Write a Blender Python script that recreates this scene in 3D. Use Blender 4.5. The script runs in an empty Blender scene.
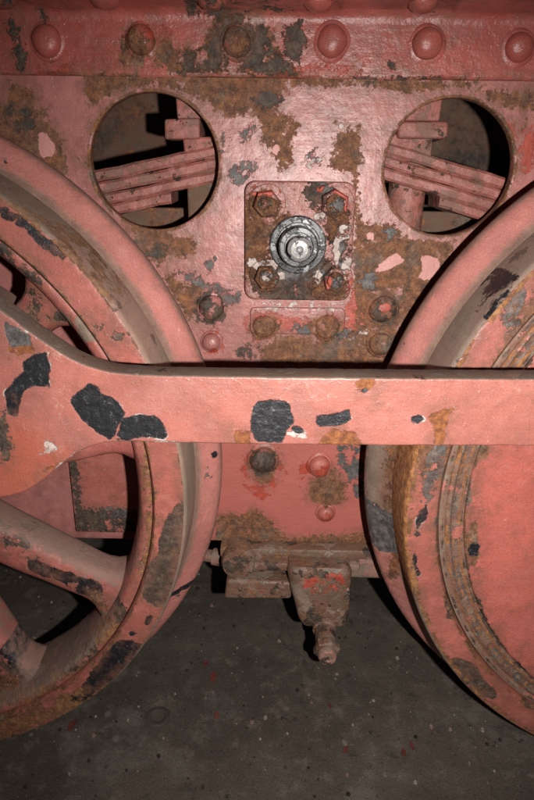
import bpy, bmesh, math, random
import numpy as np
from mathutils import Vector, Matrix
random.seed(7)
sc = bpy.context.scene
C = sc.collection
PI = math.pi

# ------------------------------------------------------------------ camera, world, lamp, exposure
CX, CZ, CD = 0.0015, 0.1908, 0.6752            # camera stands 0.68 m in front of the frame plate (plane Y = 0)
PIT, YAW, ROL, FPX = 0.3413, -0.0093, 0.0132, 606.0   # pixels of the 534 x 800 photograph
_f = Vector((math.sin(YAW)*math.cos(PIT), math.cos(YAW)*math.cos(PIT), -math.sin(PIT)))
_r = Vector((math.cos(YAW), -math.sin(YAW), 0)); _u = _r.cross(_f)
RIGHT = math.cos(ROL)*_r + math.sin(ROL)*_u; UP = -math.sin(ROL)*_r + math.cos(ROL)*_u; FWD = _f
CAMPOS = Vector((CX, -CD, CZ))
cam = bpy.data.cameras.new('camera'); cam.sensor_fit = 'VERTICAL'; cam.sensor_height = 24.0
cam.lens = 24.0*FPX/800; cam.clip_start = 0.02; cam.clip_end = 60
co = bpy.data.objects.new('camera', cam); C.objects.link(co)
M = Matrix((RIGHT, UP, -FWD)).transposed().to_4x4(); M.translation = CAMPOS
co.matrix_world = M; sc.camera = co

w = bpy.data.worlds.new('World'); sc.world = w; w.use_nodes = True
w.node_tree.nodes['Background'].inputs[0].default_value = (0.9, 0.95, 1.0, 1)
w.node_tree.nodes['Background'].inputs[1].default_value = 0.012

# the pop-up flash of an upright-held camera: a small lamp right of and a little below the lens
fl = bpy.data.lights.new('flash', 'SPOT'); fl.energy = 28.0; fl.shadow_soft_size = 0.006
fl.spot_size = math.radians(103); fl.spot_blend = 1.0; fl.color = (1.0, 0.955, 0.90)
flo = bpy.data.objects.new('flash', fl); C.objects.link(flo)
M2 = M.copy(); M2.translation = CAMPOS + 0.07*RIGHT - 0.023*UP
flo.matrix_world = M2
sc.view_settings.view_transform = 'Standard'; sc.view_settings.look = 'None'
sc.view_settings.exposure = 0.0; sc.view_settings.gamma = 1.0
sc.view_settings.use_curve_mapping = False
sc.cycles.max_bounces = 3; sc.cycles.diffuse_bounces = 2; sc.cycles.glossy_bounces = 2

def W(px, py, Y=0.0):                           # photo pixel -> point on the plane Y
    d = FWD + (px-267)/FPX*RIGHT + (400-py)/FPX*UP
    t = (Y+CD)/d.y
    return CX+d.x*t, CZ+d.z*t
def Wz(px, py, z):                              # photo pixel -> point on the plane z
    d = FWD + (px-267)/FPX*RIGHT + (400-py)/FPX*UP
    t = (z-CZ)/d.z
    return CX+d.x*t, -CD+d.y*t

# ------------------------------------------------------------------ materials
class NT:
    def __init__(s, name):
        s.m = bpy.data.materials.new(name); s.m.use_nodes = True
        s.t = s.m.node_tree; s.b = s.t.nodes['Principled BSDF']
    def n(s, typ, **k):
        o = s.t.nodes.new(typ)
        for a, v in k.items(): setattr(o, a, v)
        return o
    def put(s, sock, v):
        if v is None: return
        if isinstance(v, bpy.types.NodeSocket): s.t.links.new(v, sock)
        else:
            if isinstance(v, (tuple, list)) and len(v) == 3 and sock.type == 'RGBA': v = (*v, 1)
            sock.default_value = v
    def math(s, op, a, b=None, c=None, clamp=False):
        o = s.n('ShaderNodeMath', operation=op, use_clamp=clamp)
        s.put(o.inputs[0], a); s.put(o.inputs[1], b)
        if c is not None: s.put(o.inputs[2], c)
        return o.outputs[0]
    def vmath(s, op, a, b=None, scale=None):
        o = s.n('ShaderNodeVectorMath', operation=op)
        s.put(o.inputs[0], a); s.put(o.inputs[1], b)
        if scale is not None: s.put(o.inputs['Scale'], scale)
        return o.outputs['Value'] if op in ('LENGTH', 'DISTANCE', 'DOT_PRODUCT') else o.outputs[0]
    def mixc(s, f, a, b, mode='MIX'):
        o = s.n('ShaderNodeMix', data_type='RGBA', blend_type=mode)
        s.put(o.inputs[0], f); s.put(o.inputs[6], a); s.put(o.inputs[7], b)
        return o.outputs[2]
    def mixf(s, f, a, b):
        o = s.n('ShaderNodeMix', data_type='FLOAT')
        s.put(o.inputs[0], f); s.put(o.inputs[2], a); s.put(o.inputs[3], b)
        return o.outputs[0]
    def noise(s, vec, scale, detail=4, rough=.55, color=False, dist=0.0):
        o = s.n('ShaderNodeTexNoise')
        s.put(o.inputs['Vector'], vec)
        o.inputs['Scale'].default_value = scale; o.inputs['Detail'].default_value = detail
        o.inputs['Roughness'].default_value = rough; o.inputs['Distortion'].default_value = dist
        return o.outputs['Color' if color else 'Fac']
    def ramp(s, f, stops):
        o = s.n('ShaderNodeValToRGB'); e = o.color_ramp.elements
        while len(e) < len(stops): e.new(0.5)
        for el, (p, c) in zip(e, stops):
            el.position = p; el.color = (*c, 1) if len(c) == 3 else c
        s.put(o.inputs[0], f)
        return o.outputs[0]
    def step(s, v, a, b):                       # smooth 0..1 from a to b
        o = s.n('ShaderNodeMapRange', interpolation_type='SMOOTHSTEP')
        s.put(o.inputs[0], v); o.inputs[1].default_value = min(a, b); o.inputs[2].default_value = max(a, b)
        if a < b: o.inputs[3].default_value = 0; o.inputs[4].default_value = 1
        else: o.inputs[3].default_value = 1; o.inputs[4].default_value = 0
        return o.outputs[0]

def pp(lst, Y):
    """ellipses / boxes measured in photo pixels -> metres on the plane Y: (cx, cy, rx, ry, rot, box)"""
    out = []
    for p in lst:
        if isinstance(p, list): out.append(('poly', [W(a, b, Y) for a, b in p])); continue
        if p[0] == 'ring': out.append(p); continue
        cx, cy, rx, ry = p[:4]; rot = p[4] if len(p) > 4 else 0; box = p[5] if len(p) > 5 else 0
        x, z = W(cx, cy, Y); x1, _ = W(cx+1, cy, Y); _, z1 = W(cx, cy-1, Y)
        out.append((x, z, rx*abs(x1-x), ry*abs(z1-z), math.radians(rot), box))
    return out

def palette(t, kind, pos, base):
    if kind == 'rust':
        f = t.noise(pos, 105, 8, .82); g = t.noise(pos, 24, 4, .65); k = t.noise(pos, 360, 4, .75)
        c = t.ramp(f, [(.30, (.030, .016, .011)), (.42, (.085, .037, .020)), (.51, (.165, .068, .032)), (.59, (.26, .112, .048)), (.69, (.33, .18, .10))])
        c = t.mixc(t.math('MULTIPLY', t.step(g, .52, .68), .8), c, t.ramp(f, [(.32, (.045, .036, .031)), (.5, (.12, .092, .072)), (.66, (.24, .185, .14))]))
        c = t.mixc(t.math('MULTIPLY', t.step(g, .47, .34), .75), c, t.ramp(f, [(.32, (.07, .024, .012)), (.5, (.24, .080, .028)), (.66, (.42, .175, .06))]))
        c = t.mixc(t.math('MULTIPLY', t.step(k, .58, .68), .75), c, (.34, .20, .115))
        c = t.mixc(t.math('MULTIPLY', t.step(k, .42, .33), .85), c, (.026, .017, .013))
        return c, .66, t.math('ADD', t.math('MULTIPLY', f, 1.3), t.math('MULTIPLY', k, .7)), 1
    if kind == 'dark':
        f = t.noise(pos, 130, 7, .78); k = t.noise(pos, 38, 3, .6)
        c = t.ramp(f, [(.32, (.014, .010, .008)), (.46, (.042, .029, .022)), (.57, (.085, .058, .042)), (.70, (.17, .115, .08))])
        c = t.mixc(t.math('MULTIPLY', t.step(k, .50, .64), .5), c, t.ramp(f, [(.35, (.03, .02, .014)), (.6, (.13, .066, .032))]))
        return c, .62, t.math('MULTIPLY', f, .9), 1
    if kind == 'black':
        f = t.noise(pos, 260, 5, .7)
        return t.ramp(f, [(.35, (.008, .008, .010)), (.58, (.017, .017, .020)), (.66, (.06, .06, .066)), (.76, (.16, .155, .155))]), .42, t.math('MULTIPLY', f, .35), 0
    if kind == 'grey':
        f = t.noise(pos, 120, 7, .78)
        return t.ramp(f, [(.32, (.026, .023, .022)), (.45, (.062, .055, .053)), (.56, (.115, .103, .097)), (.70, (.22, .18, .155))]), .55, t.math('MULTIPLY', f, .4), 0
    if kind == 'pale':
        f = t.noise(pos, 110, 6, .7)
        return t.ramp(f, [(.3, (.22, .17, .15)), (.5, (.45, .36, .33)), (.75, (.62, .55, .5))]), .6, t.math('MULTIPLY', f, .5), 0
    if kind == 'lead':
        f = t.noise(pos, 130, 5, .7)
        return t.ramp(f, [(.35, (.26, .038, .024)), (.65, (.44, .072, .042))]), .5, .75, 0
    if kind == 'ochre':
        f = t.noise(pos, 160, 6, .7)
        return t.ramp(f, [(.3, (.070, .031, .016)), (.46, (.165, .070, .027)), (.58, (.27, .122, .045)), (.72, (.34, .19, .10))]), .85, t.math('MULTIPLY', f, .8), 1
    if kind == 'dust':
        f = t.noise(pos, 60, 6, .65)
        return t.ramp(f, [(.3, (.11, .075, .055)), (.7, (.24, .17, .13))]), .8, .8, 0
    if kind == 'steel':
        f = t.noise(pos, 300, 5, .7)
        return t.ramp(f, [(.3, (.10, .10, .11)), (.55, (.35, .35, .36)), (.75, (.6, .6, .6))]), .35, .2, 0
    if kind == 'paint':
        f = t.noise(pos, 30, 4, .6)
        return t.mixc(f, base, tuple(min(1, c*1.15) for c in base)), .5, 1.0, 0

LAYERS = {}                     # material name -> patch lists whose signed distance is stored on the meshes
def mat(name, base, layers=(), rough=.48, chips=(0, 'rust'), bump=.55, vary=.22, dirt=.35, lump=1.0, spec=.5, film=.5, crack=0, settle=0, fine_lump=.75):
    t = NT(name); LAYERS[t.m.name] = []
    geo = t.n('ShaderNodeNewGeometry'); pos = geo.outputs['Position']
    n1 = t.noise(pos, 14, 4, .6); n2 = t.noise(pos, 75, 5, .65); n3 = t.noise(pos, 420, 3, .6)
    a = tuple(c*(1-vary) for c in base); b = tuple(min(1, c*(1+vary*.7)) for c in base)
    col = t.mixc(t.step(n1, .32, .68), a, b)
    # thin film of dirt and chalking, in blotches and fine specks
    col = t.mixc(t.math('MULTIPLY', t.step(n2, .48, .72), dirt), col, tuple(c*.55+.012 for c in base))
    col = t.mixc(t.math('MULTIPLY', t.step(n2, .46, .30), dirt*.8), col, tuple(c*.82+.10 for c in base))
    col = t.mixc(t.math('MULTIPLY', t.step(n3, .64, .74), .5), col, tuple(c*.45 for c in base))
    spk = t.noise(pos, 230, 2, .5)
    col = t.mixc(t.math('MULTIPLY', t.step(spk, .72, .78), .35), col, (.55, .42, .38))
    # brush marks along the steel, and a dull film of old grime in broad smears
    mp = t.n('ShaderNodeMapping'); t.put(mp.inputs[0], pos); mp.inputs[3].default_value = (22, 22, 210)
    brush = t.noise(mp.outputs[0], 1.0, 3, .6)
    smear = t.noise(pos, 7.5, 6, .68)
    col = t.mixc(t.math('MULTIPLY', t.step(brush, .52, .72), .14), col, tuple(min(1, c*.8+.10) for c in base))
    col = t.mixc(t.math('MULTIPLY', t.step(smear, .50, .70), film), col, tuple(c*.40+.045 for c in base))
    col = t.mixc(t.math('MULTIPLY', t.step(smear, .46, .30), film*.7), col, tuple(min(1, c*.80+.115) for c in base))
    if crack:
        vo = t.n('ShaderNodeTexVoronoi', feature='DISTANCE_TO_EDGE'); vo.inputs['Scale'].default_value = 26
        t.put(vo.inputs['Vector'], t.vmath('ADD', pos, t.vmath('SCALE', t.noise(pos, 45, 5, .7, True), None, .05)))
        ck = t.math('MULTIPLY', t.step(vo.outputs['Distance'], .016, .006), t.step(t.noise(pos, 14, 4, .65), .58, .66))
        col = t.mixc(t.math('MULTIPLY', ck, crack), col, (.50, .36, .29))
    rg = t.math('ADD', rough-.1, t.math('MULTIPLY', n2, .22))
    hgt = 1.0
    # noise in metres makes the ragged edges of flaked paint
    na = t.math('SUBTRACT', t.noise(pos, 38, 3, .6), .5); nb = t.math('SUBTRACT', t.noise(pos, 170, 6, .72), .5)
    rag_w = t.math('ADD', t.math('MULTIPLY', na, .040), t.math('MULTIPLY', nb, .014))
    rag_s = t.math('ADD', t.math('MULTIPLY', na, .012), t.math('MULTIPLY', nb, .008))
    rag_m = t.math('ADD', t.math('MULTIPLY', na, .012), t.math('MULTIPLY', nb, .034))
    rag_f = t.math('ADD', t.math('MULTIPLY', na, .005), t.math('MULTIPLY', nb, .006))
    if chips[0]:
        layers = [dict(kind=chips[1], gen=chips[0])] + list(layers)
    noise_f = t.noise(pos, 55, 6, .68)
    cache = {}
    def pal(k, bs):
        key = (k, bs if k == 'paint' else 0)
        if key not in cache: cache[key] = palette(t, k, pos, bs)
        return cache[key]
    for L in layers:
        if 'gen' in L:
            thr = 1-L['gen']
            d = t.math('MULTIPLY', t.math('SUBTRACT', thr, t.noise(pos, L.get('scale', 22), 6, .66)), .06)
        else:
            an = 'wear%d' % len(LAYERS[t.m.name]); LAYERS[t.m.name].append(L['p'])
            at = t.n('ShaderNodeAttribute', attribute_name=an)
            d = t.math('ADD', at.outputs['Fac'], {'f': rag_f, 'm': rag_m, 's': rag_s, 'w': rag_w}[L.get('rag', 's' if L.get('sharp') else 'm')])
        e = L.get('soft', .0009 if L['kind'] in ('rust', 'dark', 'ochre') else .0006)
        m = t.step(d, e, -e)
        if L.get('brk'): m = t.math('MULTIPLY', m, t.step(noise_f, L['brk']-.03, L['brk']+.03))
        if L.get('amt'): m = t.math('MULTIPLY', m, L['amt'])
        if L.get('ring'):
            rk, rw = L['ring']
            rm = t.math('MULTIPLY', t.step(d, rw, rw*.5), t.step(noise_f, .54, .62))
            rc, rr, rh, _ = pal(rk, base)
            col = t.mixc(rm, col, rc); hgt = t.mixf(rm, hgt, .55)
        if L['kind'] in ('rust', 'dark', 'ochre') and not L.get('amt'):
            sm = t.math('MULTIPLY', t.step(d, .014, .0), t.step(n2, .36, .62))
            col = t.mixc(t.math('MULTIPLY', sm, .62), col, (.185, .080, .055))
            fleck = t.math('MULTIPLY', t.step(nb, .115, .16), t.step(d, -.014, -.001))
            m = t.math('MULTIPLY', m, t.math('SUBTRACT', 1.0, fleck))
        kc, kr, kh, _ = pal(L['kind'], L.get('base', base))
        if L.get('tint'): kc = t.mixc(1.0, kc, L['tint'], 'MULTIPLY')
        col = t.mixc(m, col, kc); rg = t.mixf(m, rg, kr); hgt = t.mixf(m, hgt, kh)
    fine = t.noise(pos, 800, 3, .7)
    col = t.mixc(1.0, col, t.ramp(fine, [(.25, (.70, .70, .70)), (.5, (1, 1, 1)), (.75, (1.22, 1.20, 1.18))]), 'MULTIPLY')
    h = t.math('ADD', t.math('MULTIPLY', hgt, 1.5), t.math('ADD', t.math('MULTIPLY', n2, .9*lump*fine_lump), t.math('MULTIPLY', n1, 2.0*lump)))
    h = t.math('ADD', h, t.math('ADD', t.math('ADD', t.math('MULTIPLY', n3, .24), t.math('ADD', t.math('MULTIPLY', fine, .10), t.math('MULTIPLY', brush, .25))), t.math('MULTIPLY', t.step(spk, .62, .76), .28)))
    if settle:
        nz = t.n('ShaderNodeSeparateXYZ'); t.put(nz.inputs[0], geo.outputs['Normal'])
        dm = t.math('MULTIPLY', t.step(t.math('ADD', nz.outputs[2], t.math('MULTIPLY', t.math('SUBTRACT', n2, .5), 1.6)), .10, .65), settle)
        col = t.mixc(dm, col, (.235, .150, .122)); rg = t.mixf(dm, rg, .85)
    bp = t.n('ShaderNodeBump'); bp.inputs['Strength'].default_value = bump; bp.inputs['Distance'].default_value = .0016
    t.put(bp.inputs['Height'], h)
    t.put(t.b.inputs['Normal'], bp.outputs[0]); t.put(t.b.inputs['Base Color'], col); t.put(t.b.inputs['Roughness'], rg)
    t.b.inputs['Specular IOR Level'].default_value = spec
    return t.m

def wear(me, m):
    """cut the mesh finely where the patches lie and store the signed distance to them, in metres"""
    ls = LAYERS.get(m.name)
    if not ls: return
    co = np.empty(len(me.vertices)*3); me.vertices.foreach_get('co', co); co = co.reshape(-1, 3)
    lo, hi = co.min(0), co.max(0)
    if max(hi[0]-lo[0], hi[2]-lo[2]) > .05:
        bm = bmesh.new(); bm.from_mesh(me)
        for ax, a, b in ((0, max(lo[0], -.34), min(hi[0], .36)), (2, max(lo[2], -.46), min(hi[2], .36))):
            n = max(0, int((b-a)/.0055)); nv = [0, 0, 0]; nv[ax] = 1
            for i in range(1, n):
                c = [0, 0, 0]; c[ax] = a+(b-a)*i/n
                bmesh.ops.bisect_plane(bm, geom=bm.verts[:]+bm.edges[:]+bm.faces[:], plane_co=c, plane_no=nv)
        bm.to_mesh(me); bm.free()
        co = np.empty(len(me.vertices)*3); me.vertices.foreach_get('co', co); co = co.reshape(-1, 3)
    for li, ps in enumerate(ls):
        d = np.full(len(co), 1.0)
        for q_ in ps:
            if q_[0] == 'ring':                  # ('ring', centre x, centre z, radius, half width)
                d = np.minimum(d, np.abs(np.hypot(co[:, 0]-q_[1], co[:, 2]-q_[2])-q_[3])-q_[4]); continue
            if q_[0] == 'poly':
                P_ = np.array(q_[1]); A, B = P_, np.roll(P_, -1, 0); px_, pz_ = co[:, 0], co[:, 2]
                e = np.full(len(co), 9.0); ins = np.zeros(len(co), bool)
                for (ax_, az_), (bx2, bz2) in zip(A, B):
                    vx, vz = bx2-ax_, bz2-az_; wx, wz = px_-ax_, pz_-az_
                    k = np.clip((wx*vx+wz*vz)/(vx*vx+vz*vz+1e-12), 0, 1)
                    e = np.minimum(e, np.hypot(wx-k*vx, wz-k*vz))
                    c_ = (az_ > pz_) != (bz2 > pz_)
                    ins ^= c_ & (px_ < (bx2-ax_)*(pz_-az_)/(bz2-az_ if bz2 != az_ else 1e-12)+ax_)
                d = np.minimum(d, np.where(ins, -e, e)); continue
            (x, z, rx, rz, rot, bx_) = q_
            dx, dz = co[:, 0]-x, co[:, 2]-z; c, s_ = math.cos(rot), math.sin(rot)
            u, v = dx*c+dz*s_, -dx*s_+dz*c
            if bx_:
                qx, qz = np.abs(u)-rx, np.abs(v)-rz
                e = np.hypot(np.maximum(qx, 0), np.maximum(qz, 0))+np.minimum(np.maximum(qx, qz), 0)
            else:
                k0 = np.hypot(u/rx, v/rz); k1 = np.hypot(u/rx**2, v/rz**2)+1e-9
                e = np.maximum(k0*(k0-1)/k1, -min(rx, rz))
            d = np.minimum(d, e)
        at = me.attributes.new('wear%d' % li, 'FLOAT', 'POINT'); at.data.foreach_set('value', d.astype(np.float32))

RED = (.37, .108, .085)        # oxide red on rod and wheels
PNK = (.385, .146, .131)        # chalkier red of the frame plate
MAR = (.27, .062, .050)

# ------------------------------------------------------------------ mesh helpers
def link(name, me, m, parent=None, smooth=35):
    me.materials.clear(); me.materials.append(m); wear(me, m)
    if smooth:
        me.polygons.foreach_set('use_smooth', [True]*len(me.polygons)); me.set_sharp_from_angle(angle=math.radians(smooth))
    o = bpy.data.objects.new(name, me); C.objects.link(o)
    if parent is not None: o.parent = parent
    return o
def pyd(verts, faces):
    me = bpy.data.meshes.new('m'); me.from_pydata([tuple(v) for v in verts], [], faces); me.update()
    bm = bmesh.new(); bm.from_mesh(me); bmesh.ops.recalc_face_normals(bm, faces=bm.faces); bm.to_mesh(me); bm.free()
    return me
def thing(name, label, cat, loc=(0, 0, 0), group=None):
    o = bpy.data.objects.new(name, None); C.objects.link(o); o.empty_display_size = .05
    o['label'] = label; o['category'] = cat
    if group: o['group'] = group
    return o
def tag(o, label, cat, group=None):
    o['label'] = label; o['category'] = cat
    if group: o['group'] = group
    return o
def lathe(profile, cx, cz, seg=160, closed=True, axis='Y', c3=None, wob=0.0):
    """profile of (r, Y) pairs turned about the line x=cx, z=cz parallel to Y; closed = the profile is a loop"""
    n = len(profile); v = []; f = []
    for i in range(seg):
        a = 2*PI*i/seg; ca, sa = math.cos(a), math.sin(a)
        for r, y in profile: v.append((cx+r*ca, y, cz+r*sa))
    for i in range(seg):
        j = (i+1) % seg
        for k in range(n if closed else n-1):
            l = (k+1) % n
            f.append((i*n+k, j*n+k, j*n+l, i*n+l))
    if not closed:
        for k in (0, n-1):
            if profile[k][0] > 1e-6: f.append([i*n+k for i in range(seg)])
    me = pyd(v, f)
    bm = bmesh.new(); bm.from_mesh(me); bmesh.ops.remove_doubles(bm, verts=bm.verts, dist=1e-6)
    bmesh.ops.recalc_face_normals(bm, faces=bm.faces); bm.to_mesh(me); bm.free()
    return me
def plate(outline, y0, y1, holes=(), bev=.002, res=2):
    """outline (X, Z) extruded from front y0 to back y1 with rounded arrises; holes are outlines too"""
    cu = bpy.data.curves.new('c', 'CURVE'); cu.dimensions = '2D'; cu.fill_mode = 'BOTH'
    cu.extrude = (y1-y0)/2-bev; cu.bevel_depth = bev; cu.bevel_resolution = res; cu.offset = -bev
    for ol in [outline, *holes]:
        s = cu.splines.new('POLY'); s.points.add(len(ol)-1); s.use_cyclic_u = True
        for p, q in zip(s.points, ol): p.co = (q[0], q[1], 0, 1)
    o = bpy.data.objects.new('c', cu); C.objects.link(o)
    me = bpy.data.meshes.new_from_object(o.evaluated_get(bpy.context.evaluated_depsgraph_get()))
    bpy.data.objects.remove(o); bpy.data.curves.remove(cu)
    ym = (y0+y1)/2
    for v in me.vertices: v.co = (v.co.x, ym-v.co.z, v.co.y)
    bm = bmesh.new(); bm.from_mesh(me); bmesh.ops.remove_doubles(bm, verts=bm.verts, dist=2e-5)
    bmesh.ops.recalc_face_normals(bm, faces=bm.faces); bm.to_mesh(me); bm.free()
    return me
def circ(x, z, r, n=72, a0=0, a1=2*PI): return [(x+r*math.cos(a0+(a1-a0)*i/n), z+r*math.sin(a0+(a1-a0)*i/n)) for i in range(n)]
def rrect(x0, x1, z0, z1, r, n=6):
    o = []
    for cx, cz, a in ((x1-r, z1-r, 0), (x0+r, z1-r, 90), (x0+r, z0+r, 180), (x1-r, z0+r, 270)):
        for i in range(n+1):
            t = math.radians(a+90*i/n); o.append((cx+r*math.cos(t), cz+r*math.sin(t)))
    return o
def box(x0, x1, y0, y1, z0, z1, bev=.003, seg=2, jit=0.0):
    bm = bmesh.new(); bmesh.ops.create_cube(bm, size=1)
    for v in bm.verts: v.co = ((x0+x1)/2+v.co.x*(x1-x0), (y0+y1)/2+v.co.y*(y1-y0), (z0+z1)/2+v.co.z*(z1-z0))
    if jit:
        for v in bm.verts: v.co += Vector([random.uniform(-jit, jit) for _ in range(3)])
    bmesh.ops.bevel(bm, geom=bm.edges[:], offset=bev, segments=seg, affect='EDGES', profile=.5)
    me = bpy.data.meshes.new('m'); bm.to_mesh(me); bm.free(); return me
def hull_loft(sections):
    """closed loops of equal length joined in order, ends capped"""
    n = len(sections[0]); v = [p for s in sections for p in s]; f = []
    for i in range(len(sections)-1):
        for k in range(n):
            l = (k+1) % n
            f.append((i*n+k, i*n+l, (i+1)*n+l, (i+1)*n+k))
    f.append(list(range(n))[::-1]); f.append([(len(sections)-1)*n+k for k in range(n)])
    return pyd(v, f)
def turned(profile, base, axis, seg=28):
    """profile of (r, t): turned about the ray base + t*axis"""
    axis = Vector(axis).normalized(); a = axis.orthogonal().normalized(); b = axis.cross(a)
    secs = []
    for r, tt in profile:
        secs.append([Vector(base)+axis*tt+(a*math.cos(2*PI*i/seg)+b*math.sin(2*PI*i/seg))*max(r, 1e-4) for i in range(seg)])
    return hull_loft(secs)
def join(*ms):
    bm = bmesh.new()
    for m in ms: bm.from_mesh(m)
    me = bpy.data.meshes.new('m'); bm.to_mesh(me); bm.free(); return me
def wobble(me, amp, scale, seed=0):
    from mathutils import noise
    for v in me.vertices:
        q = v.co*scale+Vector((seed*3.1, seed*1.7, seed))
        v.co += noise.noise_vector(q)*amp
    return me
def rivet(x, z, y, r, h):
    r *= random.uniform(.93, 1.07); h *= random.uniform(.85, 1.1)
    pr = [(r*1.28, y+.003), (r*1.25, y-.0004), (r*1.10, y-.0016)]
    for i in range(8):
        a = PI/2*i/7; pr.append((r*math.cos(a)**.85 if i < 7 else 0, y-.002-h*math.sin(a)))
    return wobble(lathe(pr, x, z, 28, closed=False), r*.11, 55, random.random()*40)
def hexnut(x, z, y, r, h, rot=0, wr=0, sr=0, sh=0):
    parts = []
    if wr: parts.append(lathe([(wr, y+.002), (wr, y-.0022), (wr*.96, y-.003), (0, y-.003)], x, z, 28, closed=False)); y -= .003
    sec = []
    for rr, yy in ((r, y+.001), (r, y-h*.8), (r*.9, y-h), (r*.5, y-h)):
        sec.append([(x+rr*math.cos(rot+PI/3*i), yy, z+rr*math.sin(rot+PI/3*i)) for i in range(6)])
    parts.append(hull_loft(sec))
    if sr: parts.append(lathe([(sr, y-h+.001), (sr, y-h-sh*.8), (sr*.8, y-h-sh), (0, y-h-sh)], x, z, 20, closed=False))
    return join(*parts)

# ------------------------------------------------------------------ setting: floor
FLZ = -.4692
t = NT('concrete'); geo = t.n('ShaderNodeNewGeometry'); pos = geo.outputs['Position']
n1 = t.noise(pos, 5, 5, .6); n2 = t.noise(pos, 38, 7, .7); n3 = t.noise(pos, 210, 4, .7)
col = t.mixc(t.step(n1, .35, .65), (.064, .049, .038), (.106, .085, .067))
col = t.mixc(t.math('MULTIPLY', t.step(n2, .50, .72), .75), col, (.165, .138, .115))
col = t.mixc(t.math('MULTIPLY', t.step(n2, .45, .30), .7), col, (.040, .032, .026))
col = t.mixc(t.math('MULTIPLY', t.step(n3, .64, .72), .6), col, (.19, .165, .145))
col = t.mixc(t.math('MULTIPLY', t.step(n3, .34, .27), .8), col, (.018, .015, .013))
vo = t.n('ShaderNodeTexVoronoi'); vo.inputs['Scale'].default_value = 55; t.put(vo.inputs['Vector'], t.vmath('ADD', pos, t.vmath('SCALE', t.noise(pos, 90, 4, .7, True), None, .016)))
pick = t.n('ShaderNodeSeparateXYZ'); t.put(pick.inputs[0], vo.outputs['Color'])
sm = t.math('MULTIPLY', t.step(vo.outputs['Distance'], .30, .14), t.step(pick.outputs[0], .86, .90))
col = t.mixc(t.math('MULTIPLY', sm, .75), col, t.ramp(pick.outputs[1], [(0, (.02, .017, .015)), (.4, (.05, .03, .025)), (.7, (.16, .10, .085)), (1, (.22, .19, .17))]))
cr = t.n('ShaderNodeTexVoronoi', feature='DISTANCE_TO_EDGE'); cr.inputs['Scale'].default_value = 4.2
t.put(cr.inputs['Vector'], t.vmath('ADD', pos, t.vmath('SCALE', t.noise(pos, 9, 6, .7, True), None, .10)))
ckm = t.math('MULTIPLY', t.step(cr.outputs['Distance'], .010, .003), t.step(t.noise(pos, 4, 2, .5), .46, .54))
col = t.mixc(t.math('MULTIPLY', ckm, .4), col, (.02, .017, .014))
oil = t.step(t.noise(pos, 3.1, 4, .6), .52, .66)
col = t.mixc(t.math('MULTIPLY', oil, .55), col, (.042, .033, .026))
pal_ = t.step(t.noise(pos, 6.5, 5, .7), .53, .66)
col = t.mixc(t.math('MULTIPLY', pal_, .5), col, (.17, .15, .13))
n4 = t.noise(pos, 520, 5, .75)
col = t.mixc(1.0, col, t.ramp(n4, [(.28, (.45, .44, .43)), (.5, (1, 1, 1)), (.72, (1.7, 1.66, 1.6))]), 'MULTIPLY')
h = t.math('ADD', t.math('MULTIPLY', n2, 1.2), t.math('ADD', t.math('MULTIPLY', n3, .6), t.math('MULTIPLY', sm, .25)))
bp = t.n('ShaderNodeBump'); bp.inputs['Strength'].default_value = .6; bp.inputs['Distance'].default_value = .0022
t.put(bp.inputs['Height'], h); t.put(t.b.inputs['Normal'], bp.outputs[0]); t.put(t.b.inputs['Base Color'], col)
t.b.inputs['Roughness'].default_value = .82
m_floor = t.m
bm = bmesh.new(); bmesh.ops.create_grid(bm, x_segments=20, y_segments=20, size=3)
for v in bm.verts: v.co.z = FLZ; v.co.y += .8
me = bpy.data.meshes.new('floor'); bm.to_mesh(me); bm.free()
fo = link('floor', me, m_floor, None, 0); fo['kind'] = 'structure'

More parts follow.
